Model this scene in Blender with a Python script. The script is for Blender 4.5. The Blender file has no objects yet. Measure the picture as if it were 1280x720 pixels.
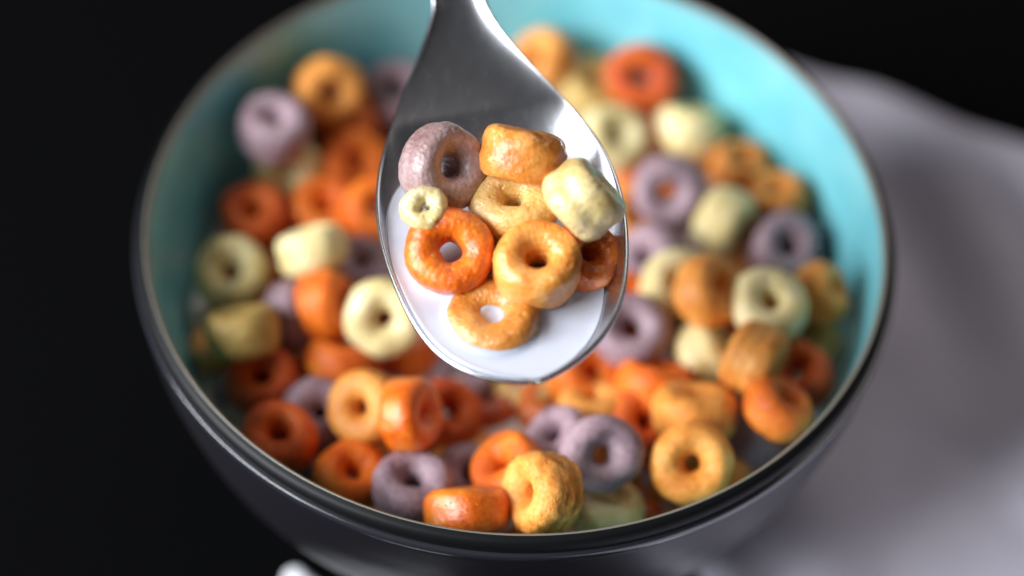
import bpy, bmesh, math, random
import numpy as np
from mathutils import Matrix, Vector

# ------------------------------------------------------------------ camera
# All shapes below are laid out in centimetres and scaled to metres.
CM = 0.01
sc = bpy.context.scene
col = sc.collection
CAM_LOC = (0.0000, -27.1965, 38.6054)
CAM_AXES = ((0.9981, 0.0482, 0.0378), (-0.0613, 0.7799, 0.6230), (0.0005, -0.6241, 0.7813))  # right, up, back
cd = bpy.data.cameras.new('camera')
cam = bpy.data.objects.new('camera', cd)
col.objects.link(cam)
rot = Matrix(CAM_AXES).transposed().to_4x4()
cam.matrix_world = Matrix.Translation(Vector(CAM_LOC) * CM) @ rot
cd.sensor_width = 36.0
cd.lens = 36.0 * 2789.087 / 1280.0
cd.clip_start = 0.01
cd.clip_end = 50.0
cd.dof.use_dof = True
cd.dof.focus_distance = 0.375
cd.dof.aperture_fstop = 3.9
sc.camera = cam

# ------------------------------------------------------------------ light
world = bpy.data.worlds.new('World')
sc.world = world
world.use_nodes = True
bg = world.node_tree.nodes['Background']
bg.inputs[0].default_value = (0.85, 0.9, 1.0, 1)
bg.inputs[1].default_value = 0.025


def area_lamp(name, loc, target, sx, sy, power, colour):
    ld = bpy.data.lights.new(name, 'AREA')
    ld.shape = 'RECTANGLE'
    ld.size, ld.size_y = sx, sy
    ld.energy = power
    ld.color = colour
    lo = bpy.data.objects.new(name, ld)
    lo.location = Vector(loc)
    d = Vector(target) - Vector(loc)
    lo.rotation_euler = d.to_track_quat('-Z', 'Y').to_euler()
    col.objects.link(lo)
    return lo


area_lamp('window_light', (-0.93, -0.36, 0.60), (0, 0, 0.06), 0.85, 0.75, 37.0, (0.92, 0.96, 1.0))
area_lamp('fill_light', (0.3, 0.75, 1.0), (0.1, 0, 0.0), 0.9, 0.7, 4.2, (1.0, 0.92, 0.86))  # added warm fill from above and behind, brightens the cloth and bowl shadow

sc.view_settings.view_transform = 'Standard'
sc.view_settings.look = 'None'
sc.view_settings.exposure = 0.0
sc.view_settings.gamma = 1.0
sc.view_settings.use_curve_mapping = False
sc.cycles.use_denoising = True


# ------------------------------------------------------------------ helpers
def lin(r, g, b):
    f = lambda c: ((c / 255) / 12.92) if c / 255 <= 0.04045 else (((c / 255) + 0.055) / 1.055) ** 2.4
    return (f(r), f(g), f(b), 1.0)


def mesh_np(name, V, F, mat, smooth=True):
    me = bpy.data.meshes.new(name)
    me.from_pydata((np.asarray(V) * CM).tolist(), [], [list(map(int, f)) for f in F])
    me.update()
    if smooth:
        me.polygons.foreach_set('use_smooth', [True] * len(me.polygons))
    if mat:
        me.materials.append(mat)
    return me


def link(name, me, parent=None):
    o = bpy.data.objects.new(name, me)
    col.objects.link(o)
    if parent:
        o.parent = parent
    return o


def tag(o, label=None, cat=None, group=None, kind=None):
    if label: o['label'] = label
    if cat: o['category'] = cat
    if group: o['group'] = group
    if kind: o['kind'] = kind
    return o


def lathe(profile, seg=160, closed=False):
    """profile: list of (r, z); r == 0 only at the ends."""
    V, F, rings = [], [], []
    for r, z in profile:
        if r < 1e-6:
            rings.append([len(V)] * seg)
            V.append((0, 0, z))
        else:
            s = len(V)
            rings.append(list(range(s, s + seg)))
            for k in range(seg):
                a = 2 * math.pi * k / seg
                V.append((r * math.cos(a), r * math.sin(a), z))
    n = len(rings)
    for i in range(n if closed else n - 1):
        A, B = rings[i], rings[(i + 1) % n]
        for k in range(seg):
            q = [A[k], A[(k + 1) % seg], B[(k + 1) % seg], B[k]]
            u = []
            for t in q:
                if t not in u: u.append(t)
            if len(u) > 2: F.append(u)
    return V, F


def smooth_curve(pts, n=6):
    """Catmull-Rom through the points of a profile."""
    P = [np.array(p, float) for p in pts]
    P = [2 * P[0] - P[1]] + P + [2 * P[-1] - P[-2]]
    out = []
    for i in range(1, len(P) - 2):
        for k in range(n):
            t = k / n
            a, b, c, d = P[i - 1], P[i], P[i + 1], P[i + 2]
            out.append(tuple(0.5 * ((2 * b) + (c - a) * t + (2 * a - 5 * b + 4 * c - d) * t * t + (-a + 3 * b - 3 * c + d) * t ** 3)))
    out.append(tuple(P[-2]))
    return out


class Field:
    """cheap smooth 3-D noise: a sum of random plane waves"""
    def __init__(self, rng, scale, n=14):
        d = rng.normal(size=(n, 3))
        d /= np.linalg.norm(d, axis=1)[:, None]
        self.k = d * (2 * math.pi / scale) * rng.uniform(.6, 1.5, (n, 1))
        self.p = rng.uniform(0, 6.28, n)
        self.n = n

    def __call__(self, V):
        return np.sin(V @ self.k.T + self.p).sum(1) / math.sqrt(self.n / 2)


# ------------------------------------------------------------------ materials
def new_mat(name):
    m = bpy.data.materials.new(name)
    m.use_nodes = True
    nt = m.node_tree
    return m, nt, nt.nodes['Principled BSDF']


def N(nt, kind, **kw):
    n = nt.nodes.new(kind)
    for k, v in kw.items():
        if k.startswith('i_'):
            n.inputs[k[2:].replace('_', ' ')].default_value = v
        else:
            setattr(n, k, v)
    return n


def ramp(nt, stops):
    r = nt.nodes.new('ShaderNodeValToRGB')
    e = r.color_ramp.elements
    while len(e) < len(stops): e.new(0.5)
    for x, (p, c) in zip(e, stops):
        x.position = p
        x.color = c
    return r


def cereal_mat(name, dark, mid, light, wet, crumb=0.5, sss=0.35):
    m, nt, b = new_mat(name)
    L = nt.links.new
    tc = N(nt, 'ShaderNodeTexCoord')
    oi = N(nt, 'ShaderNodeObjectInfo')
    add = N(nt, 'ShaderNodeVectorMath', operation='ADD')
    L(tc.outputs['Object'], add.inputs[0])
    L(oi.outputs['Random'], add.inputs[1])
    n1 = N(nt, 'ShaderNodeTexNoise'); n1.inputs['Scale'].default_value = 180; n1.inputs['Detail'].default_value = 4
    n2 = N(nt, 'ShaderNodeTexNoise'); n2.inputs['Scale'].default_value = 1300; n2.inputs['Detail'].default_value = 3
    n3 = N(nt, 'ShaderNodeTexNoise'); n3.inputs['Scale'].default_value = 500; n3.inputs['Detail'].default_value = 5
    vo = N(nt, 'ShaderNodeTexVoronoi'); vo.inputs['Scale'].default_value = 420
    for n in (n1, n2, n3, vo): L(add.outputs[0], n.inputs['Vector'])
    mx = N(nt, 'ShaderNodeMath', operation='MULTIPLY_ADD'); mx.inputs[1].default_value = 0.45
    L(n2.outputs[0], mx.inputs[0])
    mm = N(nt, 'ShaderNodeMath', operation='MULTIPLY'); mm.inputs[1].default_value = 0.62
    L(n1.outputs[0], mm.inputs[0]); L(mm.outputs[0], mx.inputs[2])
    r = ramp(nt, [(0.36, dark), (0.53, mid), (0.72, light)])
    L(mx.outputs[0], r.inputs[0])
    hs = N(nt, 'ShaderNodeHueSaturation')
    mr = N(nt, 'ShaderNodeMapRange'); mr.inputs['To Min'].default_value = 0.86; mr.inputs['To Max'].default_value = 1.1
    L(oi.outputs['Random'], mr.inputs[0]); L(mr.outputs[0], hs.inputs['Value'])
    L(r.outputs[0], hs.inputs['Color'])
    L(hs.outputs[0], b.inputs['Base Color'])
    b.inputs['Subsurface Weight'].default_value = sss
    b.inputs['Subsurface Radius'].default_value = (1.0, 0.55, 0.25)
    b.inputs['Subsurface Scale'].default_value = 0.0016
    rr = N(nt, 'ShaderNodeMapRange')
    rr.inputs['To Min'].default_value = 0.28 if wet else 0.5
    rr.inputs['To Max'].default_value = 0.55 if wet else 0.8
    L(n3.outputs[0], rr.inputs[0]); L(rr.outputs[0], b.inputs['Roughness'])
    b.inputs['Coat Weight'].default_value = 0.8 if wet else 0.08
    b.inputs['Coat Roughness'].default_value = 0.14
    b1 = N(nt, 'ShaderNodeBump'); b1.inputs['Strength'].default_value = 0.28 * crumb + .05; b1.inputs['Distance'].default_value = 0.0006
    b2 = N(nt, 'ShaderNodeBump'); b2.inputs['Strength'].default_value = 0.35 * crumb + .1; b2.inputs['Distance'].default_value = 0.0003
    b3 = N(nt, 'ShaderNodeBump'); b3.inputs['Strength'].default_value = 0.3 * crumb; b3.inputs['Distance'].default_value = 0.0005
    L(n3.outputs[0], b1.inputs['Height']); L(n2.outputs[0], b2.inputs['Height']); L(vo.outputs[0], b3.inputs['Height'])
    L(b1.outputs[0], b2.inputs['Normal']); L(b2.outputs[0], b3.inputs['Normal'])
    vp = N(nt, 'ShaderNodeTexVoronoi'); vp.inputs['Scale'].default_value = 1250
    L(add.outputs[0], vp.inputs['Vector'])
    mp = N(nt, 'ShaderNodeMapRange'); mp.inputs['From Max'].default_value = 0.32
    L(vp.outputs['Distance'], mp.inputs[0])
    b6 = N(nt, 'ShaderNodeBump'); b6.inputs['Strength'].default_value = 0.42; b6.inputs['Distance'].default_value = 0.0004
    L(mp.outputs[0], b6.inputs['Height']); L(b3.outputs[0], b6.inputs['Normal'])
    L(b6.outputs[0], b.inputs['Normal'])
    if wet:
        n4 = N(nt, 'ShaderNodeTexNoise'); n4.inputs['Scale'].default_value = 1700; n4.inputs['Detail'].default_value = 4
        L(add.outputs[0], n4.inputs['Vector'])
        b5 = N(nt, 'ShaderNodeBump'); b5.inputs['Strength'].default_value = 0.6; b5.inputs['Distance'].default_value = 0.0005
        L(n4.outputs[0], b5.inputs['Height'])
        b4 = N(nt, 'ShaderNodeBump'); b4.inputs['Strength'].default_value = 0.25; b4.inputs['Distance'].default_value = 0.0006
        L(n3.outputs[0], b4.inputs['Height']); L(b5.outputs[0], b4.inputs['Normal']); L(b4.outputs[0], b.inputs['Coat Normal'])
    return m


PAL = {  # dark, mid, light in sRGB
    'orange': ((200, 78, 2), (228, 110, 12), (242, 146, 40)),
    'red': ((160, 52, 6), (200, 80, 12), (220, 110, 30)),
    'gold': ((206, 118, 36), (229, 150, 62), (242, 182, 102)),
    'amber': ((196, 106, 30), (222, 138, 52), (238, 172, 90)),
    'pale': ((208, 182, 108), (229, 210, 152), (240, 229, 190)),
    'straw': ((200, 164, 96), (226, 200, 134), (238, 222, 172)),
    'tan': ((164, 130, 62), (192, 160, 88), (210, 184, 118)),
    'cream': ((206, 160, 84), (226, 186, 112), (238, 208, 150)),
    'mauve': ((140, 104, 100), (170, 138, 136), (194, 168, 168)),
    'lilac': ((124, 96, 106), (157, 130, 139), (184, 159, 167)),
}
CM_MATS = {}
for k, (a, m_, c) in PAL.items():
    for wet in (False, True):
        CM_MATS[k, wet] = cereal_mat(k + ('_wet_cereal' if wet else '_cereal'), lin(*a), lin(*m_), lin(*c), wet,
                                     crumb=0.8 if not wet else 0.55)


def simple_mat(name, colour, rough, metal=0.0, coat=0.0, sss=0.0, spec=0.5, bump=None, coat_rough=0.05):
    m, nt, b = new_mat(name)
    b.inputs['Base Color'].default_value = colour
    b.inputs['Roughness'].default_value = rough
    b.inputs['Metallic'].default_value = metal
    b.inputs['Coat Weight'].default_value = coat
    b.inputs['Coat Roughness'].default_value = coat_rough
    b.inputs['Specular IOR Level'].default_value = spec
    if sss:
        b.inputs['Subsurface Weight'].default_value = sss
        b.inputs['Subsurface Radius'].default_value = (1, 0.8, 0.6)
        b.inputs['Subsurface Scale'].default_value = 0.003
    if bump:
        tc = N(nt, 'ShaderNodeTexCoord')
        n = N(nt, 'ShaderNodeTexNoise'); n.inputs['Scale'].default_value = bump[0]; n.inputs['Detail'].default_value = 4
        bp = N(nt, 'ShaderNodeBump'); bp.inputs['Strength'].default_value = bump[1]; bp.inputs['Distance'].default_value = bump[2]
        nt.links.new(tc.outputs['Object'], n.inputs['Vector'])
        nt.links.new(n.outputs[0], bp.inputs['Height'])
        nt.links.new(bp.outputs[0], b.inputs['Normal'])
        if coat: nt.links.new(bp.outputs[0], b.inputs['Coat Normal'])
    return m, nt, b


milk_mat, _, _ = simple_mat('milk', lin(208, 212, 226), 0.12, sss=0.6, spec=0.5, bump=(60, 0.06, 0.001))
bowl_milk_mat, _, _ = simple_mat('cereal_tinted_milk', lin(234, 220, 212), 0.15, sss=0.8, bump=(60, 0.1, 0.001))
glaze_mat, gnt, gb = simple_mat('turquoise_glaze', lin(122, 202, 214), 0.32, coat=0.5, coat_rough=0.12, bump=(45, 0.06, 0.001))
gtc = N(gnt, 'ShaderNodeTexCoord'); gn = N(gnt, 'ShaderNodeTexNoise'); gn.inputs['Scale'].default_value = 90; gn.inputs['Detail'].default_value = 6
gr = ramp(gnt, [(0.3, lin(108, 192, 206)), (0.55, lin(122, 202, 214)), (0.75, lin(138, 211, 220))])
gnt.links.new(gtc.outputs['Object'], gn.inputs['Vector']); gnt.links.new(gn.outputs[0], gr.inputs[0]); gnt.links.new(gr.outputs[0], gb.inputs['Base Color'])
lip_mat, _, _ = simple_mat('pale_glazed_lip', lin(126, 121, 110), 0.4, coat=0.15, bump=(300, 0.15, 0.0003))
dark_mat, _, _ = simple_mat('charcoal_glaze', lin(23, 22, 27), 0.45, spec=0.35, coat=0.25, coat_rough=0.28, bump=(260, 0.08, 0.0004))
ridge_mat, _, _ = simple_mat('glossy_charcoal_ridge', lin(42, 42, 48), 0.2, coat=1.0, coat_rough=0.06)
band_mat, _, _ = simple_mat('black_glazed_band', lin(12, 13, 15), 0.5, spec=0.25, coat=0.0, coat_rough=0.3, bump=(260, 0.1, 0.0003))
table_mat, tnt, tb = simple_mat('black_table_paint', lin(6, 6, 7), 0.8, spec=0.03, bump=(220, 0.2, 0.0006))

steel_mat, snt, sb = simple_mat('stainless_steel', (0.60, 0.60, 0.63, 1), 0.26, metal=1.0)
stc = N(snt, 'ShaderNodeTexCoord')
smp = N(snt, 'ShaderNodeMapping'); smp.inputs['Scale'].default_value = (1, 0.12, 1)
sn = N(snt, 'ShaderNodeTexNoise'); sn.inputs['Scale'].default_value = 900; sn.inputs['Detail'].default_value = 4
srr = N(snt, 'ShaderNodeMapRange'); srr.inputs['To Min'].default_value = 0.24; srr.inputs['To Max'].default_value = 0.29
sbp = N(snt, 'ShaderNodeBump'); sbp.inputs['Strength'].default_value = 0.006; sbp.inputs['Distance'].default_value = 0.0002
snt.links.new(stc.outputs['Object'], smp.inputs[0]); snt.links.new(smp.outputs[0], sn.inputs['Vector'])
snt.links.new(sn.outputs[0], srr.inputs[0]); snt.links.new(srr.outputs[0], sb.inputs['Roughness'])
snt.links.new(sn.outputs[0], sbp.inputs['Height']); snt.links.new(sbp.outputs[0], sb.inputs['Normal'])

cloth_mat, cnt, cb = simple_mat('grey_linen', lin(180, 176, 188), 0.95, spec=0.1)
ctc = N(cnt, 'ShaderNodeTexCoord')
w1 = N(cnt, 'ShaderNodeTexWave', wave_type='BANDS', bands_direction='X'); w1.inputs['Scale'].default_value = 520; w1.inputs['Distortion'].default_value = 1.5
w2 = N(cnt, 'ShaderNodeTexWave', wave_type='BANDS', bands_direction='Y'); w2.inputs['Scale'].default_value = 520; w2.inputs['Distortion'].default_value = 1.5
cn = N(cnt, 'ShaderNodeTexNoise'); cn.inputs['Scale'].default_value = 28; cn.inputs['Detail'].default_value = 6
cr = ramp(cnt, [(0.3, lin(204, 200, 216)), (0.5, lin(214, 210, 226)), (0.7, lin(222, 219, 235))])
for q in (w1, w2, cn): cnt.links.new(ctc.outputs['Object'], q.inputs['Vector'])
cnt.links.new(cn.outputs[0], cr.inputs[0]); cnt.links.new(cr.outputs[0], cb.inputs['Base Color'])
ca = N(cnt, 'ShaderNodeMath', operation='ADD'); cnt.links.new(w1.outputs[1], ca.inputs[0]); cnt.links.new(w2.outputs[1], ca.inputs[1])
cbp = N(cnt, 'ShaderNodeBump'); cbp.inputs['Strength'].default_value = 0.4; cbp.inputs['Distance'].default_value = 0.0004
cnt.links.new(ca.outputs[0], cbp.inputs['Height']); cnt.links.new(cbp.outputs[0], cb.inputs['Normal'])
white_mat, _, _ = simple_mat('white_napkin_paper', lin(236, 234, 240), 0.9, bump=(600, 0.2, 0.0004))

# ------------------------------------------------------------------ setting: table
H = 6.6                                   # height of the bowl's rim
me = mesh_np('table_top', [(-110, -70, 0), (110, -70, 0), (110, 190, 0), (-110, 190, 0),
                           (-110, -70, -3), (110, -70, -3), (110, 190, -3), (-110, 190, -3)],
             [(0, 1, 2, 3), (7, 6, 5, 4), (0, 4, 5, 1), (1, 5, 6, 2), (2, 6, 7, 3), (3, 7, 4, 0)], table_mat, False)
tag(link('table_top', me), kind='structure')


# ------------------------------------------------------------------ grey cloth
def cloth():
    nx, ny = 190, 170
    rng = np.random.default_rng(3)
    f1, f2 = Field(rng, 9.0), Field(rng, 3.2)
    s, t = np.meshgrid(np.linspace(0, 1, nx), np.linspace(0, 1, ny))
    # left edge runs along the bowl's foot, the far edge slants to the right
    yb = -26 + 0 * s
    left = 3.9 + 1.2 * np.sin(t * 5.0) - 2.6 * (1 - t) ** 2 * 0
    x = left + s * 44
    far = CLOTH_FAR(x)
    y = yb + (far - yb) * t
    V = np.stack([x, y, 0 * x], -1).reshape(-1, 3)
    fold = 0.55 * np.exp(-((y - (far - 1.6)) / 1.1) ** 2)
    ridge = (0.8 * np.exp(-((x - 9 - 0.55 * (y + 14)) / 1.6) ** 2) + 0.6 * np.exp(-((x - 16 - 0.25 * (y + 14)) / 2.0) ** 2)
             + 0.5 * np.exp(-((x - 11 + 0.35 * (y - 2)) / 1.5) ** 2)).reshape(-1)
    for k_, (px_, sl_, am_) in enumerate(((10.5, .8, .35), (12.5, .95, .3), (14.8, .7, .4), (17.5, .9, .35), (8.6, .6, .2))):
        ridge = ridge + am_ * np.exp(-((V[:, 0] - px_ - sl_ * (V[:, 1] + 5) + .5 * np.sin(V[:, 1] * .6 + k_)) / .45) ** 2)
    z = 0.42 + 0.26 * f1(V * np.array([1, .6, 1])) + 0.12 * f2(V) + ridge * np.clip((V[:, 0] - 6) / 4, 0, 1) + fold.reshape(-1)
    edge = np.minimum.reduce([s, 1 - s, t * 1.0, (1 - t) * 1.0]).reshape(-1)
    z = np.maximum(z, 0.16) * np.clip(edge / 0.015, 0.0, 1) ** .5 + 0.02
    V[:, 2] = z
    F = [(j * nx + i, j * nx + i + 1, (j + 1) * nx + i + 1, (j + 1) * nx + i) for j in range(ny - 1) for i in range(nx - 1)]
    me = mesh_np('cloth', V, F, cloth_mat)
    o = link('linen_cloth', me)
    md = o.modifiers.new('thickness', 'SOLIDIFY')
    md.thickness = 0.0007
    md.offset = -1
    tag(o, 'rumpled pale grey linen cloth spread on the table right of the bowl', 'cloth')


def CLOTH_FAR(x):
    return 10.4 - 0.42 * (x - 7.2) + 0.12 * np.sin(x * 0.9)


cloth()


# ------------------------------------------------------------------ white napkin corner under the bowl's left side
def napkin():
    cx, cy, ang = NAPKIN
    n, m = 40, 10
    V, F = [], []
    ca_, sa = math.cos(ang), math.sin(ang)
    rows_ = []
    prof = [(1.0, 0.0), (1.03, 0.06), (1.0, 0.16), (0.9, 0.22), (0.6, 0.25), (0.0, 0.26)]
    for k, h in prof:
        r = []
        for i in range(n):
            a = 2 * math.pi * i / n
            # stadium-like rounded strip
            x = 2.6 * np.sign(math.cos(a)) * abs(math.cos(a)) ** 0.7 * k
            y = 0.45 * np.sign(math.sin(a)) * abs(math.sin(a)) ** 0.8 * max(k, .001)
            r.append(len(V))
            V.append((cx + x * ca_ - y * sa, cy + x * sa + y * ca_, h + 0.01 + 0.015 * math.sin(9 * a) * k))
        rows_.append(r)
    for a_, b_ in zip(rows_[:-1], rows_[1:]):
        for i in range(n):
            F.append((a_[i], a_[(i + 1) % n], b_[(i + 1) % n], b_[i]))
    F.append(tuple(reversed(rows_[0])))
    o = link('napkin', mesh_np('napkin', V, F, white_mat))
    tag(o, 'rounded end of a folded white napkin peeking out below the bowl, at the front left', 'napkin')


NAPKIN = (-2.7, -6.2, math.radians(-58))
napkin()

# ------------------------------------------------------------------ bowl (> outer wall, black band, pale lip, inner glaze, foot)
bowl = bpy.data.objects.new('cereal_bowl', None)
col.objects.link(bowl)
tag(bowl, 'round charcoal bowl, turquoise glaze inside and a thin pale lip, full of cereal loops', 'bowl')
outer = smooth_curve([(0, .55), (2.2, .5), (2.6, .3), (2.75, 0.02), (3.15, 0.0), (3.3, .5), (4.5, .95), (5.7, 1.9),
                      (6.5, 3.2), (6.95, 4.6), (7.1, 5.4), (7.16, 5.95), (7.165, 6.08)], 6)
link('outer_wall', mesh_np('outer_wall', *lathe(outer), dark_mat), bowl)
ridge = smooth_curve([(7.165, 6.08), (7.19, 6.14), (7.195, 6.21), (7.175, 6.27), (7.125, 6.285)], 5)
link('rim_ridge', mesh_np('rim_ridge', *lathe(ridge), ridge_mat), bowl)
band = smooth_curve([(7.125, 6.285), (7.12, 6.31), (7.13, 6.38), (7.11, 6.47), (7.06, 6.545), (6.965, 6.59)], 5)
link('rim_band', mesh_np('rim_band', *lathe(band), band_mat), bowl)
lip = smooth_curve([(6.965, 6.59), (6.95, 6.598), (6.93, 6.585), (6.905, 6.56), (6.88, 6.51)], 4)
link('lip', mesh_np('lip', *lathe(lip), lip_mat), bowl)
inner = smooth_curve([(6.88, 6.51), (6.85, 6.35), (6.78, 5.9), (6.68, 5.0), (6.5, 4.3), (6.15, 3.2), (5.35, 1.9), (4.3, 1.2), (3.0, .9), (0, .8)], 6)
link('inner_glaze', mesh_np('inner_glaze', *lathe(inner), glaze_mat), bowl)


# ------------------------------------------------------------------ milk in the bowl
def bowl_milk(z=H - 2.85, R=6.31):
    prof = [(0, z), (1.5, z), (3, z), (4.4, z), (5.6, z), (R - .06, z + .01), (R, z + .06), (R - .08, z - .2), (5.9, z - .8), (5.2, z - 1.7), (4.1, z - 2.35), (2.6, z - 2.6), (0, z - 2.65)]
    V, F = lathe(prof, 96)
    o = link('bowl_milk', mesh_np('bowl_milk', V, F, bowl_milk_mat))
    tag(o, 'pinkish white milk showing between the loops in the bowl', 'milk')


bowl_milk()

# ------------------------------------------------------------------ spoon
SPOON_U = (-2.8829, 4.5867)
SPOON_L = (-0.1062, 0.7900, -1.9253, 1.1758, 2.0810, -2.8652, -0.6969, 0.0499)
SPOON_R = (0.1927, -1.6125, 5.1016, -7.5118, 4.6608, -0.6124, 1.2656, 0.0499)  # edge polynomials in sqrt(distance from the tip)
SPOON_P, SPOON_DU, SPOON_DV, SPOON_DW = (-0.2114, -3.0654, 9.8862), (-0.2068, 0.9728, 0.1045), (0.9735, 0.1939, 0.1212), (-0.0976, -0.1268, 0.9871)
sp_P, sp_u, sp_v, sp_w = (np.array(a) for a in (SPOON_P, SPOON_DU, SPOON_DV, SPOON_DW))
pl_, pr_ = np.array(SPOON_L), np.array(SPOON_R)
U_END = SPOON_U[-1]


def edge_lr(U):
    t = math.sqrt(max(U - SPOON_U[0], 0))
    if U <= U_END:
        return np.polyval(pl_, t), np.polyval(pr_, t)
    # handle: narrows a little more, then widens slowly to the rounded end
    te = math.sqrt(U_END - SPOON_U[0])
    l0, r0 = np.polyval(pl_, te), np.polyval(pr_, te)
    c0, h0 = (l0 + r0) / 2, (r0 - l0) / 2
    d = U - U_END
    hw = 0.30 + (h0 - 0.30) * math.exp(-d / 0.7) + 0.028 * max(d - 2, 0)
    k = (HANDLE_END - U) / 0.55
    if k < 1: hw *= math.sqrt(max(1 - (1 - k) ** 2, 0.0))
    c = c0 - 0.03 * (1 - math.exp(-d))
    return c - hw, c + hw


HANDLE_END = 15.0
BOWL_DEPTH = 0.82


def depth(U):
    a = (U - SPOON_U[0])
    rise = min(1.0, a / 5.4)
    f = (4 * rise * (1 - rise)) if rise < 1 else 0
    f = max(f, 0) ** (0.72 + 0.42 * rise)
    return BOWL_DEPTH * f + 0.11 * (1 - math.exp(-max(a, 0) / 1.5)) * math.exp(-max(U - 5.0, 0) / 3.0)


def rim_lift(U):
    z = 0.055 * max(0, min(U, 6.0) - 1.6) ** 2
    if U > 6.0: z += 0.11 * 4.4 * (U - 6.0) * 0.8 - 0.012 * (U - 6.0) ** 2
    return z


def spoon_local(U, s):
    l, r = edge_lr(U)
    v = (l + r) / 2 + s * (r - l) / 2
    w = rim_lift(U) - depth(U) * (1 - abs(s) ** 2.7) ** 0.88
    return U, v, w


def to_world(U, v, w):
    return sp_P + sp_u * U + sp_v * v + sp_w * w


def spoon():
    na, nb = 200, 48
    a = np.linspace(0, 1, na)
    L_ = HANDLE_END - SPOON_U[0]
    Us = SPOON_U[0] + L_ * (0.45 * a ** 2 + 0.55 * a ** 1.35 if False else a ** 1.7)
    Us[0] += 0.0004; Us[-1] -= 0.0005
    rows_ = []
    for U in Us:
        rows_.append([spoon_local(U, math.sin(math.pi / 2 * (2 * j / nb - 1))) for j in range(nb + 1)])
    G = np.array(rows_)                               # na, nb+1, 3 local
    Wp = sp_P + G[..., :1] * sp_u + G[..., 1:2] * sp_v + G[..., 2:3] * sp_w
    # normals for the thickness
    du = np.gradient(Wp, axis=0); dv = np.gradient(Wp, axis=1)
    nrm = np.cross(du, dv); nrm /= np.maximum(np.linalg.norm(nrm, axis=2, keepdims=True), 1e-9)
    if nrm[na // 3, nb // 2] @ sp_w < 0: nrm = -nrm
    nrm[:, :3] = nrm[:, 3:4]; nrm[:, -3:] = nrm[:, -4:-3]; nrm[0] = nrm[3, nb // 2]; nrm[1] = (nrm[1] + nrm[3, nb // 2]) ; nrm[1] /= np.linalg.norm(nrm[1], axis=1, keepdims=True)
    th = np.full((na, 1, 1), 0.09); th[:, 0, 0] += 0.08 * np.clip((Us - 3.5) / 3, 0, 1)
    low = Wp - nrm * th
    # rounded edge: a middle row bulging outwards
    V = list(Wp.reshape(-1, 3)) + list(low.reshape(-1, 3))
    m = nb + 1
    F = []
    o2 = na * m
    for i in range(na - 1):
        for j in range(nb):
            F.append((i * m + j, i * m + j + 1, (i + 1) * m + j + 1, (i + 1) * m + j))
            F.append((o2 + i * m + j, o2 + (i + 1) * m + j, o2 + (i + 1) * m + j + 1, o2 + i * m + j + 1))
    # side walls with an extra bulged ring
    ring = [(i, 0) for i in range(na)] + [(na - 1, j) for j in range(1, m)] + [(i, nb) for i in range(na - 2, -1, -1)] + [(0, j) for j in range(nb - 1, 0, -1)]
    cen = to_world(1.0, 0.0, 0.0)
    ids = []
    for k, (i, j) in enumerate(ring):
        A_, B_ = Wp[i, j], low[i, j]
        p_, q_ = ring[k - 1], ring[(k + 1) % len(ring)]
        tdir = Wp[q_] - Wp[p_]
        out = np.cross(tdir, nrm[i, j]); ln = np.linalg.norm(out)
        out = out / ln if ln > 1e-6 else out * 0
        mid = (A_ + B_) / 2
        jn = min(max(j, 1), nb - 1) if True else j
        inn = Wp[i, nb // 2] - A_
        if i == 0: inn = sp_u
        if i == na - 1: inn = -sp_u
        if out @ inn > 0: out = -out
        if i <= 1: out = -sp_u
        ids.append(len(V)); V.append(mid + out * 0.03)
    n = len(ring)
    for k in range(n):
        i, j = ring[k]; i2, j2 = ring[(k + 1) % n]
        a1, a2 = i * m + j, i2 * m + j2
        F.append((a1, a2, ids[(k + 1) % n], ids[k]))
        F.append((ids[k], ids[(k + 1) % n], o2 + a2, o2 + a1))
    me = mesh_np('spoon', V, F, steel_mat)
    bm = bmesh.new(); bm.from_mesh(me)
    bmesh.ops.remove_doubles(bm, verts=bm.verts, dist=2e-6)
    bmesh.ops.recalc_face_normals(bm, faces=bm.faces)
    bm.to_mesh(me); bm.free()
    me.polygons.foreach_set('use_smooth', [True] * len(me.polygons))
    o = link('spoon', me)
    tag(o, 'stainless steel spoon held over the bowl, filled with milk and cereal loops', 'spoon')
    return o


spoon()


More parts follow.
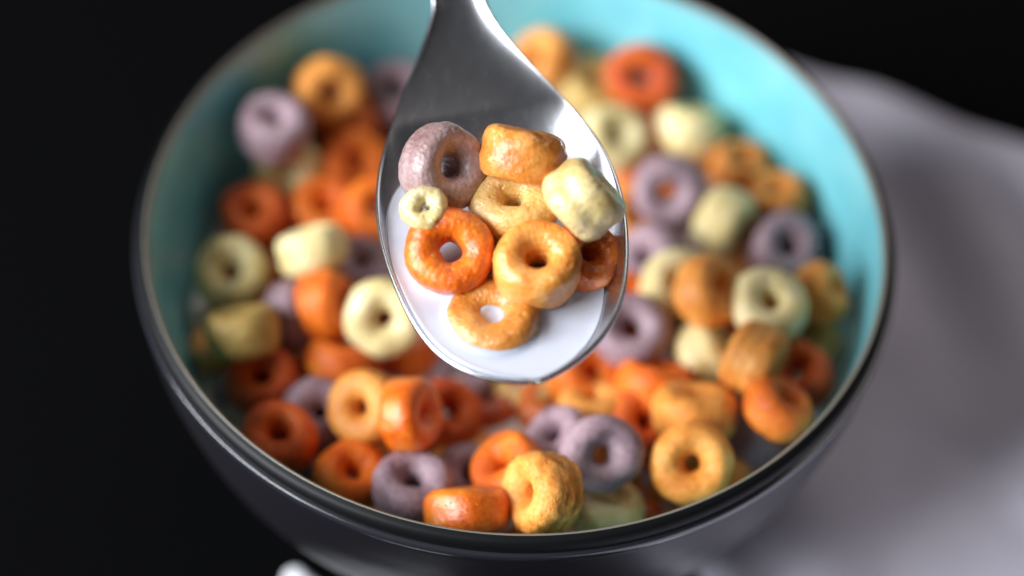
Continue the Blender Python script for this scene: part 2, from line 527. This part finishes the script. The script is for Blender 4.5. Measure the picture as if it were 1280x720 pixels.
def spoon_milk():
    tip = to_world(*spoon_local(SPOON_U[0] + 0.02, 0))
    zm = MILK_Z if MILK_Z else tip[2] + 0.015

    def f(U, s):                        # height of the steel above the milk level
        return to_world(*spoon_local(U, s))[2] - zm

    def w_m(U, v):                      # local w of the level plane
        return (zm - sp_P[2] - U * sp_u[2] - v * sp_v[2]) / sp_w[2]
    nb = 130
    rows_ = []
    for U in SPOON_U[0] + 0.03 + np.linspace(0, 1, 230) ** 1.35 * 5.0:
        s_ = np.linspace(-.985, .985, 161)
        h = np.array([f(U, q) for q in s_])
        ok = np.where(h < -0.004)[0]
        if len(ok) < 2:
            if rows_: break
            continue
        sl, sr = s_[ok[0]], s_[ok[-1]]
        for side in (0, 1):             # refine the shoreline
            k = ok[0] if side == 0 else ok[-1]
            kk = k - 1 if side == 0 else k + 1
            if 0 <= kk < len(s_):
                a_, b_ = s_[k], s_[kk]
                for _ in range(20):
                    c_ = (a_ + b_) / 2
                    if f(U, c_) < 0: a_ = c_
                    else: b_ = c_
                if side == 0: sl = a_
                else: sr = a_
        rows_.append((U, sl, sr))
    T_, B_ = [], []
    for U, sl, sr in rows_:
        l, r = edge_lr(U)
        for j in range(nb + 1):
            q = sl + (sr - sl) * (0.5 - 0.5 * math.cos(math.pi * j / nb))
            U_, v, w = spoon_local(U, q)
            e = min(q - sl, sr - q) * (r - l) / 2
            men = 0.035 * math.exp(-e / 0.07)
            T_.append(to_world(U, v, max(w_m(U, v), w) + men + 0.004))
            B_.append(to_world(U, v, w - 0.02))
    # the milk climbs a little where it meets a loop
    T_ = np.array(T_)
    for x, y, z, ax, ay, az, D, Tk, kind, place, flags, label in LOOPS:
        if place != 'spoon': continue
        c_ = np.array((x, y, z)); n3_ = np.array((ax, ay, az)); n3_ /= np.linalg.norm(n3_)
        q = T_ - c_
        hgt = q @ n3_
        rad = np.linalg.norm(q - hgt[:, None] * n3_, axis=1)
        a_ = (D / 2 - 0.15) / 2
        dd = np.sqrt(np.maximum(np.abs(rad - 0.15 - a_) / a_, 0) ** 2.4 + (np.abs(hgt) / (Tk / 2)) ** 2.4) - 1.0
        T_[:, 2] += 0.06 * np.exp(-np.clip(dd, 0, None) * a_ / 0.055)
    T_ = list(T_)
    n_, m = len(rows_), nb + 1
    V = T_ + B_; o2 = n_ * m; F = []
    for i in range(n_ - 1):
        for j in range(nb):
            F.append((i * m + j, i * m + j + 1, (i + 1) * m + j + 1, (i + 1) * m + j))
            F.append((o2 + i * m + j, o2 + (i + 1) * m + j, o2 + (i + 1) * m + j + 1, o2 + i * m + j + 1))
    for i in range(n_ - 1):
        for j in (0, nb):
            F.append((i * m + j, (i + 1) * m + j, o2 + (i + 1) * m + j, o2 + i * m + j))
    for i in (0, n_ - 1):
        for j in range(nb):
            F.append((i * m + j, i * m + j + 1, o2 + i * m + j + 1, o2 + i * m + j))
    me = mesh_np('spoon_milk', V, F, milk_mat)
    bm = bmesh.new(); bm.from_mesh(me)
    bmesh.ops.recalc_face_normals(bm, faces=bm.faces)
    bm.to_mesh(me); bm.free()
    me.polygons.foreach_set('use_smooth', [True] * len(me.polygons))
    o = link('spoon_milk', me)
    tag(o, 'white milk pooled around the loops at the tip end of the spoon', 'milk')
    return zm


MILK_Z = None


# ------------------------------------------------------------------ cereal loops
def loop_mesh(D, T, seed, flags, hi):
    """one puffed ring: rounded-square tube swept round a small hole, then pushed about"""
    rng = np.random.default_rng(seed)
    nu, nv = (208, 104) if hi else (64, 34)
    R = D / 2
    hole = rng.uniform(.11, .155) * D / 1.45
    if 'big' in flags: hole = .175 * D / 1.45
    if 'knob' in flags: hole = .05
    a = (R - hole) / 2
    c = hole + a
    h = T / 2
    th = np.linspace(0, 2 * np.pi, nu, endpoint=False)
    ph = np.linspace(0, 2 * np.pi, nv, endpoint=False)
    TH, PH = np.meshgrid(th, ph, indexing='ij')
    e = rng.uniform(.74, .84) if hi else rng.uniform(.78, .95)
    cr = np.sign(np.cos(PH)) * np.abs(np.cos(PH)) ** e
    sr = np.sign(np.sin(PH)) * np.abs(np.sin(PH)) ** e
    tube = np.ones_like(TH)
    for k in range(1, 5):
        tube += rng.normal() * 0.020 * np.cos(k * TH + rng.uniform(0, 6.28))
    if 'knob' in flags: tube += 0.18 * np.cos(3 * TH + 1.0) + .04 * np.cos(5 * TH)
    hh = np.ones_like(TH)
    for k in range(1, 4):
        hh += rng.normal() * 0.028 * np.cos(k * TH + rng.uniform(0, 6.28))
    rad = c + a * cr * tube
    # belly: the outer wall bulges, the two faces round towards the hole
    z = h * sr * hh * (1 - 0.10 * np.clip(-cr, 0, 1))
    if 'groove' in flags:
        g = np.exp(-((z - .04 * np.sin(3 * TH)) / 0.055) ** 2) * np.clip(cr, 0, 1)
        rad -= 0.09 * g
        z2 = np.exp(-((z + .2) / 0.05) ** 2) * np.clip(cr, 0, 1)
        rad -= 0.07 * z2
    else:
        gd = rng.uniform(0.0, 0.05)
        g = np.exp(-((z - rng.uniform(-.1, .1)) / 0.09) ** 2) * np.clip(cr, 0, 1) * (0.5 + 0.5 * np.sin(TH * 2 + rng.uniform(0, 6)))
        rad -= gd * g
    if 'barrel' in flags: rad = c + a * np.sign(np.cos(PH)) * np.abs(np.cos(PH)) ** .7 * (1 + .25 * (tube - 1)); z = h * np.sign(np.sin(PH)) * np.abs(np.sin(PH)) ** .7 * (1 + .35 * (hh - 1)); rad = rad - .03 * np.exp(-(z / .12) ** 2) * np.clip(cr, 0, 1)
    sx, sy = rng.uniform(.95, 1.03), rng.uniform(.93, 1.0)
    V = np.stack([rad * np.cos(TH) * sx, rad * np.sin(TH) * sy, z], -1).reshape(-1, 3)
    V[:, 2] += (0.01 if 'barrel' in flags else 0.05) * V[:, 0] * V[:, 1] * rng.normal()                 # slight warp
    nr = np.stack([cr * np.cos(TH), cr * np.sin(TH), sr], -1).reshape(-1, 3)
    nr /= np.maximum(np.linalg.norm(nr, axis=1)[:, None], 1e-6)
    amp = 1.0
    if 'craggy' in flags: amp = 1.6
    if 'rough' in flags: amp = 1.5
    d = 0.010 * Field(rng, .75)(V) + amp * 0.003 * Field(rng, .26)(V) + amp * 0.0022 * Field(rng, .09)(V)
    # small blister pits
    for _ in range(26 if hi else 7):
        p = V[rng.integers(len(V))]
        rr = rng.uniform(.016, .045) if hi else rng.uniform(.03, .07)
        d -= rng.uniform(.3, .7) * rr * np.exp(-((V - p) ** 2).sum(1) / rr ** 2)
    if 'craggy' in flags:
        f = Field(rng, .2)(V)
        d += 0.014 * np.clip(f, -.5, 2) * np.clip(cr.reshape(-1) + .2, 0, 1)
    V = V + nr * d[:, None]
    F = [(i * nv + j, i * nv + (j + 1) % nv, ((i + 1) % nu) * nv + (j + 1) % nv, ((i + 1) % nu) * nv + j) for i in range(nu) for j in range(nv)]
    F = [(a_, d_, c_, b_) for a_, b_, c_, d_ in F]
    return V, F


LOOPS = [  # x, y, z in cm; facing axis; diameter, thickness; kind; place; finish; label
    (-1.31,-2.30,10.56, 0.62,-0.47,0.62, 1.52,0.85, 'mauve','spoon','wet hole', 'mauve cereal loop glazed with milk in the spoon, tall narrow hole at its right'),
    (0.03,-2.08,10.74, 0.14,0.69,0.71, 1.52,0.86, 'amber','spoon','wet barrel', 'golden loop lying on its edge at the top of the spoon, behind the others'),
    (1.06,-3.06,10.85, 0.71,0.40,0.58, 1.38,0.90, 'straw','spoon','wet barrel', 'pale yellow loop leaning on its side over the right rim of the spoon'),
    (-0.09,-2.71,10.11, -0.04,-0.03,1.00, 1.50,0.75, 'cream','spoon','wet', 'cream yellow loop lying soaked in milk in the middle of the spoon'),
    (-1.54,-3.19,10.49, -0.01,-0.45,0.89, 0.82,0.60, 'pale','spoon','wet knob', 'small knobbly pale yellow loop beside the left edge of the spoon'),
    (-1.08,-3.69,10.03, 0.05,-0.49,0.87, 1.50,0.78, 'orange','spoon','wet hole big', 'bright orange sugary loop in the spoon, milk showing in its hole'),
    (0.37,-3.89,10.06, 0.00,-0.23,0.97, 1.53,0.95, 'gold','spoon','wet hole', 'plump golden loop with an orange hole, tilted up in the middle of the spoon'),
    (-0.29,-4.62,9.42, -0.12,0.01,0.99, 1.62,0.80, 'gold','spoon','wet hole', 'golden loop floating half sunk in the milk at the tip of the spoon'),
    (1.13,-3.40,9.75, 0.49,-0.24,0.84, 1.30,0.80, 'orange','spoon','wet', 'orange loop mostly hidden behind the plump golden loop in the spoon'),
    (-4.00,4.26,5.34, 0.38,-0.80,0.47, 1.45,0.80, 'gold','bowl','', 'round golden loop, highest of the back left loops in the bowl'),
    (-3.76,4.30,4.35, 0.27,-0.10,0.96, 1.45,0.80, 'orange','bowl','', 'dark orange loop in shade right under the golden loop at the back left'),
    (-4.97,2.95,5.52, 0.06,0.02,1.00, 1.50,0.95, 'lilac','bowl','', 'pinkish mauve loop stacked on a pale yellow loop at the back left'),
    (-4.74,2.79,4.45, 0.03,-0.93,0.36, 1.45,0.80, 'pale','bowl','', 'pale yellow loop half covered by the pinkish mauve loop above it'),
    (-3.40,3.12,4.37, 0.46,-0.45,0.77, 1.45,0.80, 'orange','bowl','', 'bright orange loop standing up left of the spoon, beside the mauve one'),
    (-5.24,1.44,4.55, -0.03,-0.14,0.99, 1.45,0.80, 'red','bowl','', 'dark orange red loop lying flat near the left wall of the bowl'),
    (-3.88,1.84,4.39, 0.08,-0.25,0.97, 1.45,0.80, 'orange','bowl','', 'orange loop peeking out behind the boxy pale yellow loop'),
    (-3.90,-0.04,5.40, -0.35,0.62,0.70, 1.45,0.85, 'pale','bowl','', 'boxy pale yellow loop lying on its edge left of the spoon'),
    (-2.80,1.59,4.75, 0.30,-0.40,0.87, 1.45,0.80, 'orange','bowl','', 'orange loop cut off by the left edge of the spoon'),
    (-2.67,5.10,4.48, -0.02,-0.35,0.94, 1.45,0.80, 'lilac','bowl','', 'mauve loop behind the spoon neck at the back left'),
    (-5.47,-0.18,4.69, -0.09,-0.43,0.90, 1.50,0.80, 'pale','bowl','', 'pale yellow ring facing up with a small round hole at the left wall'),
    (-5.01,-2.00,5.23, -0.18,0.66,0.73, 1.45,0.90, 'tan','bowl','', 'olive tan loop on its edge under the pale ring at the left wall'),
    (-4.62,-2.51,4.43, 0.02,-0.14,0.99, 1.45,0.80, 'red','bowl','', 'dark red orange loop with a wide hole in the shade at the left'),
    (-2.41,-1.38,5.14, 0.09,-0.75,0.65, 1.60,0.80, 'pale','bowl','', 'large pale yellow ring face up just left of the tip of the spoon'),
    (-3.52,-1.09,5.06, 0.91,-0.06,0.41, 1.45,0.80, 'orange','bowl','', 'narrow orange loop standing on edge between two pale yellow loops'),
    (-4.14,-1.08,4.66, 0.79,-0.04,0.61, 1.45,0.80, 'lilac','bowl','', 'dim mauve loop on edge left of the narrow orange loop'),
    (-3.16,-1.97,4.39, 0.24,0.65,0.72, 1.45,0.80, 'orange','bowl','', 'orange loop on edge sloping down right under the large pale ring'),
    (-3.45,-3.18,4.44, 0.09,-0.49,0.87, 1.45,0.80, 'lilac','bowl','', 'greyish mauve loop with a black hole near the front left'),
    (-3.04,0.23,4.57, 0.18,-0.10,0.98, 1.45,0.80, 'lilac','bowl','', 'dim mauve loop deep between the boxy pale loop and the spoon'),
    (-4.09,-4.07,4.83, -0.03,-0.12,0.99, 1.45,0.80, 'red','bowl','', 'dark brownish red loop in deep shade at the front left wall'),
    (-2.55,-3.50,5.14, -0.47,-0.45,0.76, 1.50,0.80, 'gold','bowl','', 'golden loop face left with an orange loop leaning on it at the front left'),
    (-1.72,-3.94,5.66, 0.89,-0.14,0.43, 1.45,0.80, 'orange','bowl','wet', 'shiny orange loop standing on edge against the golden loop at the front left'),
    (-1.13,-2.91,4.29, 0.43,-0.27,0.86, 1.45,0.80, 'red','bowl','', 'reddish orange ring behind the shiny standing orange loop'),
    (-2.73,-4.78,4.78, 0.27,-0.04,0.96, 1.45,0.80, 'orange','bowl','', 'orange loop with a deep dark hole close to the front left rim'),
    (-1.59,-5.14,5.12, 0.11,0.08,0.99, 1.45,0.80, 'lilac','bowl','', 'frosty mauve loop with a dark underside at the front rim'),
    (-0.57,-5.93,5.68, -0.14,0.80,0.58, 1.55,0.82, 'orange','bowl','wet', 'smooth orange loop lying on its edge against the front rim, left of the flaky one'),
    (-0.61,-4.48,4.45, 0.17,0.01,0.99, 1.45,0.80, 'lilac','bowl','', 'small glimpse of a mauve loop above the smooth orange loop at the front'),
    (0.12,-4.74,5.25, -0.56,0.03,0.83, 1.45,0.80, 'orange','bowl','', 'orange loop tucked behind the flaky golden loop at the front'),
    (0.73,-5.75,6.09, -0.84,-0.30,0.45, 1.55,0.92, 'gold','bowl','craggy groove hole', 'flaky golden loop with a split crumbly side, nearest the front rim'),
    (1.76,-4.48,5.56, 0.11,-0.52,0.85, 1.50,0.85, 'lilac','bowl','hole', 'large grey mauve loop with a black hole right of the flaky golden loop'),
    (1.01,-3.84,4.99, -0.53,-0.07,0.84, 1.35,0.80, 'lilac','bowl','', 'mauve loop joined at the left of the large grey mauve loop'),
    (1.92,-5.05,4.56, 0.05,0.46,0.89, 1.45,0.80, 'pale','bowl','', 'pale green yellow loop under the large grey mauve loop at the rim'),
    (3.39,-4.53,5.50, -0.06,-0.54,0.84, 1.58,0.85, 'gold','bowl','hole', 'golden ring with an orange hole facing up near the front right rim'),
    (3.47,-3.17,5.20, -0.01,0.59,0.81, 1.60,0.88, 'gold','bowl','sunk', 'golden loop lying on its edge directly behind the golden ring at the front right'),
    (2.75,-2.25,4.75, 0.15,0.54,0.83, 1.50,0.85, 'orange','bowl','sunk', 'plain orange loop sloping behind the golden loops at the right'),
    (1.47,-1.95,4.40, 0.43,-0.03,0.90, 1.45,0.80, 'orange','bowl','sunk', 'milky orange loop just right of the spoon tip, beside a lilac ring'),
    (1.65,-2.82,4.55, -0.06,0.50,0.86, 1.45,0.80, 'gold','bowl','sunk', 'golden loop showing its back above the large grey mauve loop'),
    (2.52,-3.12,4.60, 0.29,-0.18,0.94, 1.45,0.80, 'red','bowl','sunk', 'dark orange loop squeezed between the grey mauve loop and golden ones'),
    (2.26,-1.30,5.10, -0.02,-0.36,0.93, 1.50,0.80, 'lilac','bowl','', 'pale lilac ring with a dark hole right of the spoon tip'),
    (0.33,-1.79,3.55, -0.04,0.11,0.99, 1.45,0.80, 'cream','bowl','wet sunk', 'pale yellow loop sunk in milk right below the spoon tip'),
    (0.80,-2.23,3.60, 0.16,0.22,0.96, 1.45,0.80, 'orange','bowl','wet sunk', 'small orange patch of a loop sunk in the milk'),
    (-0.41,-2.15,3.55, -0.05,0.23,0.97, 1.45,0.80, 'red','bowl','wet sunk', 'dark orange loop almost covered by milk at the bowl centre'),
    (-0.88,-1.73,3.65, -0.25,0.02,0.97, 1.45,0.80, 'lilac','bowl','wet sunk', 'milky mauve loop in the milk left of the spoon tip'),
    (3.72,-1.43,4.75, 0.78,0.24,0.58, 1.30,0.90, 'pale','bowl','', 'pale yellow loop on edge between the golden loops at the right'),
    (4.52,-2.25,5.72, 0.86,-0.51,-0.09, 1.50,0.95, 'gold','bowl','groove', 'creased golden loop on edge leaning up to the right near the right wall'),
    (4.93,-3.36,5.71, 0.47,0.30,0.83, 1.30,0.80, 'orange','bowl','', 'orange loop sloping down under the creased golden loop'),
    (5.45,-1.98,4.91, -0.33,-0.13,0.93, 1.45,0.80, 'red','bowl','', 'dark orange loop in shade between golden loop and right wall'),
    (4.84,-0.89,5.63, 0.03,-0.31,0.95, 1.50,0.80, 'pale','bowl','', 'pale yellow ring with a brown hole behind the creased golden loop'),
    (5.91,-0.25,5.32, 0.75,-0.00,0.66, 1.25,0.75, 'gold','bowl','', 'small golden loop edge on, farthest right in the bowl'),
    (5.33,1.43,4.54, 0.21,-0.43,0.88, 1.50,0.80, 'lilac','bowl','', 'mauve ring with a dark hole close to the right wall'),
    (3.68,-0.65,5.64, 0.75,-0.19,0.63, 1.45,0.80, 'gold','bowl','', 'golden orange loop resting against the pale yellow arch on its left'),
    (3.15,-0.12,5.10, 0.25,-0.51,0.82, 1.50,0.80, 'pale','bowl','', 'pale yellow arch of a loop right of the spoon'),
    (2.67,0.85,4.64, -0.64,-0.24,0.73, 1.45,0.80, 'lilac','bowl','', 'lilac loop half seen between the spoon and the pale yellow arch'),
    (4.12,1.89,4.74, 0.86,-0.52,-0.02, 1.50,0.90, 'pale','bowl','', 'oval pale yellow loop leaning between two mauve rings at the right'),
    (2.98,2.24,5.17, -0.04,-0.77,0.64, 1.55,0.80, 'lilac','bowl','', 'mauve arch of a loop right of the spoon with shade in its hole'),
    (2.31,2.11,4.40, 0.40,-0.26,0.88, 1.45,0.80, 'gold','bowl','', 'golden loop partly behind the right edge of the spoon'),
    (4.49,3.66,4.41, 0.17,0.01,0.99, 1.25,0.80, 'amber','bowl','', 'brownish golden loop behind the oval pale yellow loop'),
    (5.25,2.67,4.63, -0.24,0.06,0.97, 1.20,0.80, 'amber','bowl','', 'brownish golden loop touching the blue wall behind the mauve ring'),
    (3.45,4.51,4.52, 0.13,0.63,0.77, 1.50,0.95, 'pale','bowl','', 'pale yellow loop on edge behind the mauve arch'),
    (2.42,5.37,5.10, -0.00,-0.56,0.83, 1.55,0.80, 'red','bowl','', 'bright orange red ring facing the camera at the back of the bowl'),
    (1.86,3.96,4.73, 0.34,-0.39,0.85, 1.50,0.80, 'pale','bowl','', 'pale yellow ring beside the right shoulder of the spoon'),
    (0.30,5.84,4.93, -0.65,-0.33,0.69, 1.50,0.80, 'gold','bowl','', 'golden loop right of the spoon neck at the far back'),
    (1.38,5.57,4.53, 0.27,-0.10,0.96, 1.45,0.80, 'tan','bowl','', 'dull tan loop in shade left of the bright orange red ring'),
    (2.08,-0.34,4.65, 0.29,-0.18,0.94, 1.45,0.80, 'orange','bowl','', 'orange loop below the right edge of the spoon, above the lilac ring'),
    (5.66,-0.79,4.54, 0.28,-0.21,0.94, 1.45,0.80, 'tan','bowl','', 'olive tan loop low by the right wall under a pale ring'),
    (3.34,-0.38,4.23, 0.07,-0.14,0.99, 1.45,0.80, 'lilac','bowl','', 'dim pinkish mauve loop under the pale yellow arch'),
    (-4.49,-1.37,3.60, -0.38,-0.62,-0.68, 1.42,0.78, 'orange','fill','', 'mostly hidden orange loop low at left side, between wall and middle'),
    (-4.68,1.03,3.60, 0.05,-0.27,-0.96, 1.42,0.78, 'gold','fill','', 'mostly hidden golden loop low at left side, between wall and middle'),
    (-3.56,-3.88,3.60, 0.11,-0.49,-0.86, 1.42,0.78, 'lilac','fill','', 'mostly hidden mauve loop low at front left, by the wall, lower of two'),
    (-3.41,-2.51,3.60, -0.59,-0.03,-0.81, 1.42,0.78, 'orange','fill','', 'mostly hidden orange loop low at front left, between wall and middle'),
    (-4.02,2.15,3.60, -0.14,-0.39,-0.91, 1.42,0.78, 'gold','fill','', 'mostly hidden golden loop low at back left, between wall and middle'),
    (-3.09,3.65,3.60, 0.34,0.21,-0.92, 1.42,0.78, 'orange','fill','', 'mostly hidden orange loop low at back left, between wall and middle'),
    (-2.15,-3.73,3.60, 0.01,0.01,-1.00, 1.42,0.78, 'gold','fill','', 'mostly hidden golden loop low at front left, between wall and middle'),
    (-2.20,-2.42,3.60, 0.39,-0.48,0.79, 1.42,0.78, 'lilac','fill','', 'mostly hidden mauve loop low at front left, between wall and middle'),
    (-1.98,-1.15,3.60, -0.35,0.59,0.73, 1.42,0.78, 'orange','fill','', 'mostly hidden orange loop low at front left, near the middle'),
    (-2.60,-0.06,3.60, 0.39,0.39,-0.83, 1.42,0.78, 'red','fill','', 'mostly hidden dark orange loop low at left side, near the middle'),
    (-0.77,-3.41,3.60, 0.30,-0.59,-0.75, 1.42,0.78, 'gold','fill','', 'mostly hidden golden loop low at front, between wall and middle'),
    (2.15,-3.63,3.60, -0.47,-0.15,-0.87, 1.42,0.78, 'gold','fill','', 'mostly hidden golden loop low at front right, between wall and middle'),
    (2.15,-2.31,3.60, 0.10,0.51,0.86, 1.42,0.78, 'orange','fill','', 'mostly hidden orange loop low at front right, between wall and middle, left of two'),
    (2.23,3.86,3.60, 0.80,-0.29,-0.53, 1.42,0.78, 'orange','fill','', 'mostly hidden orange loop low at back right, between wall and middle, left of two'),
    (1.41,4.58,3.60, 0.44,0.17,-0.88, 1.42,0.78, 'lilac','fill','', 'mostly hidden mauve loop low at back, between wall and middle'),
    (4.14,-3.81,3.63, 0.59,-0.00,-0.80, 1.42,0.78, 'gold','fill','', 'mostly hidden golden loop low at front right, by the wall, right of two'),
    (3.18,-3.06,3.60, -0.19,-0.75,-0.63, 1.42,0.78, 'orange','fill','', 'mostly hidden orange loop low at front right, between wall and middle, right of two'),
    (3.15,3.22,3.60, 0.42,-0.78,0.46, 1.42,0.78, 'orange','fill','', 'mostly hidden orange loop low at back right, between wall and middle, right of two'),
    (4.18,-2.25,3.60, -0.54,0.49,-0.68, 1.42,0.78, 'lilac','fill','', 'mostly hidden mauve loop low at front right, between wall and middle'),
    (4.41,-0.93,3.60, -0.29,0.38,0.88, 1.42,0.78, 'gold','fill','', 'mostly hidden golden loop low at right side, between wall and middle, lower of two'),
    (4.39,0.16,3.60, -0.03,0.65,0.76, 1.42,0.78, 'orange','fill','', 'mostly hidden orange loop low at right side, between wall and middle'),
    (4.34,1.42,3.60, -0.55,-0.30,0.78, 1.42,0.78, 'gold','fill','', 'mostly hidden golden loop low at right side, between wall and middle, upper of two'),
    (3.39,2.22,3.60, -0.72,0.05,-0.69, 1.42,0.78, 'lilac','fill','', 'mostly hidden mauve loop low at back right, between wall and middle'),
    (5.48,0.79,3.64, 0.16,0.16,0.97, 1.42,0.78, 'orange','fill','', 'mostly hidden orange loop low at right side, by the wall'),
    (5.14,2.21,3.75, 0.41,0.58,0.70, 1.42,0.78, 'orange','fill','', 'mostly hidden orange loop low at back right, by the wall'),
    (4.45,3.37,3.61, -0.25,-0.04,0.97, 1.42,0.78, 'lilac','fill','', 'mostly hidden mauve loop low at back right, by the wall'),
    (3.36,4.39,3.62, -0.15,0.27,0.95, 1.42,0.78, 'gold','fill','', 'mostly hidden golden loop low at back right, by the wall'),
    (2.33,5.24,3.61, -0.29,-0.64,0.72, 1.42,0.78, 'red','fill','', 'mostly hidden dark orange loop low at back right, by the wall'),
    (-2.82,4.84,3.61, -0.12,-0.47,0.87, 1.42,0.78, 'orange','fill','', 'mostly hidden orange loop low at back left, by the wall, right of two'),
    (-4.37,3.41,3.61, -0.04,0.08,1.00, 1.42,0.78, 'orange','fill','', 'mostly hidden orange loop low at back left, by the wall, left of two'),
    (-5.78,0.66,3.61, -0.84,0.20,-0.50, 1.42,0.78, 'gold','fill','', 'mostly hidden golden loop low at left side, by the wall, upper of two'),
    (-5.32,-0.15,3.60, 0.77,-0.63,-0.09, 1.42,0.78, 'red','fill','', 'mostly hidden dark orange loop low at left side, by the wall'),
    (-5.51,-1.36,4.07, -0.49,0.09,0.87, 1.42,0.78, 'gold','fill','', 'mostly hidden golden loop low at left side, by the wall, lower of two'),
    (-4.98,-2.42,3.61, -0.24,-0.61,0.75, 1.42,0.78, 'lilac','fill','', 'mostly hidden mauve loop low at front left, by the wall, upper of two'),
    (-4.38,-3.36,3.61, -0.60,0.68,0.42, 1.42,0.78, 'orange','fill','', 'mostly hidden orange loop low at front left, by the wall'),
    (-0.31,-5.52,3.62, 0.98,-0.10,-0.16, 1.42,0.78, 'lilac','fill','', 'mostly hidden mauve loop low at front, by the wall'),
    (0.64,-5.59,3.61, -0.60,-0.79,0.09, 1.42,0.78, 'gold','fill','', 'mostly hidden golden loop low at front, by the wall'),
    (2.52,-4.93,3.62, -0.36,-0.66,0.66, 1.42,0.78, 'red','fill','', 'mostly hidden dark orange loop low at front right, by the wall'),
    (3.27,-4.32,3.60, -0.64,-0.33,0.69, 1.42,0.78, 'gold','fill','', 'mostly hidden golden loop low at front right, by the wall, left of two'),
    (4.82,-2.91,3.92, 0.61,0.31,0.73, 1.42,0.78, 'lilac','fill','', 'mostly hidden mauve loop low at front right, by the wall'),
]
spoon_milk()
GROUPS = {'bowl': 'cereal loops heaped in the bowl', 'spoon': 'cereal loops on the spoon', 'fill': 'cereal loops in the lower layer of the bowl'}
for i, (x, y, z, ax, ay, az, D, T, kind, place, flags, label) in enumerate(LOOPS):
    V, F = loop_mesh(D, T, 100 + i, flags, place == 'spoon')
    wet = 'wet' in flags or place == 'fill'
    me = mesh_np('cereal_loop', V, F, CM_MATS[kind, wet])
    o = link('cereal_loop', me)
    n = Vector((ax, ay, az)).normalized()
    q = n.to_track_quat('Z', 'Y')
    spin = (i * 2.399) % 6.283
    o.matrix_world = Matrix.Translation(Vector((x, y, z)) * CM) @ q.to_matrix().to_4x4() @ Matrix.Rotation(spin, 4, 'Z')
    tag(o, label, 'cereal', GROUPS[place])
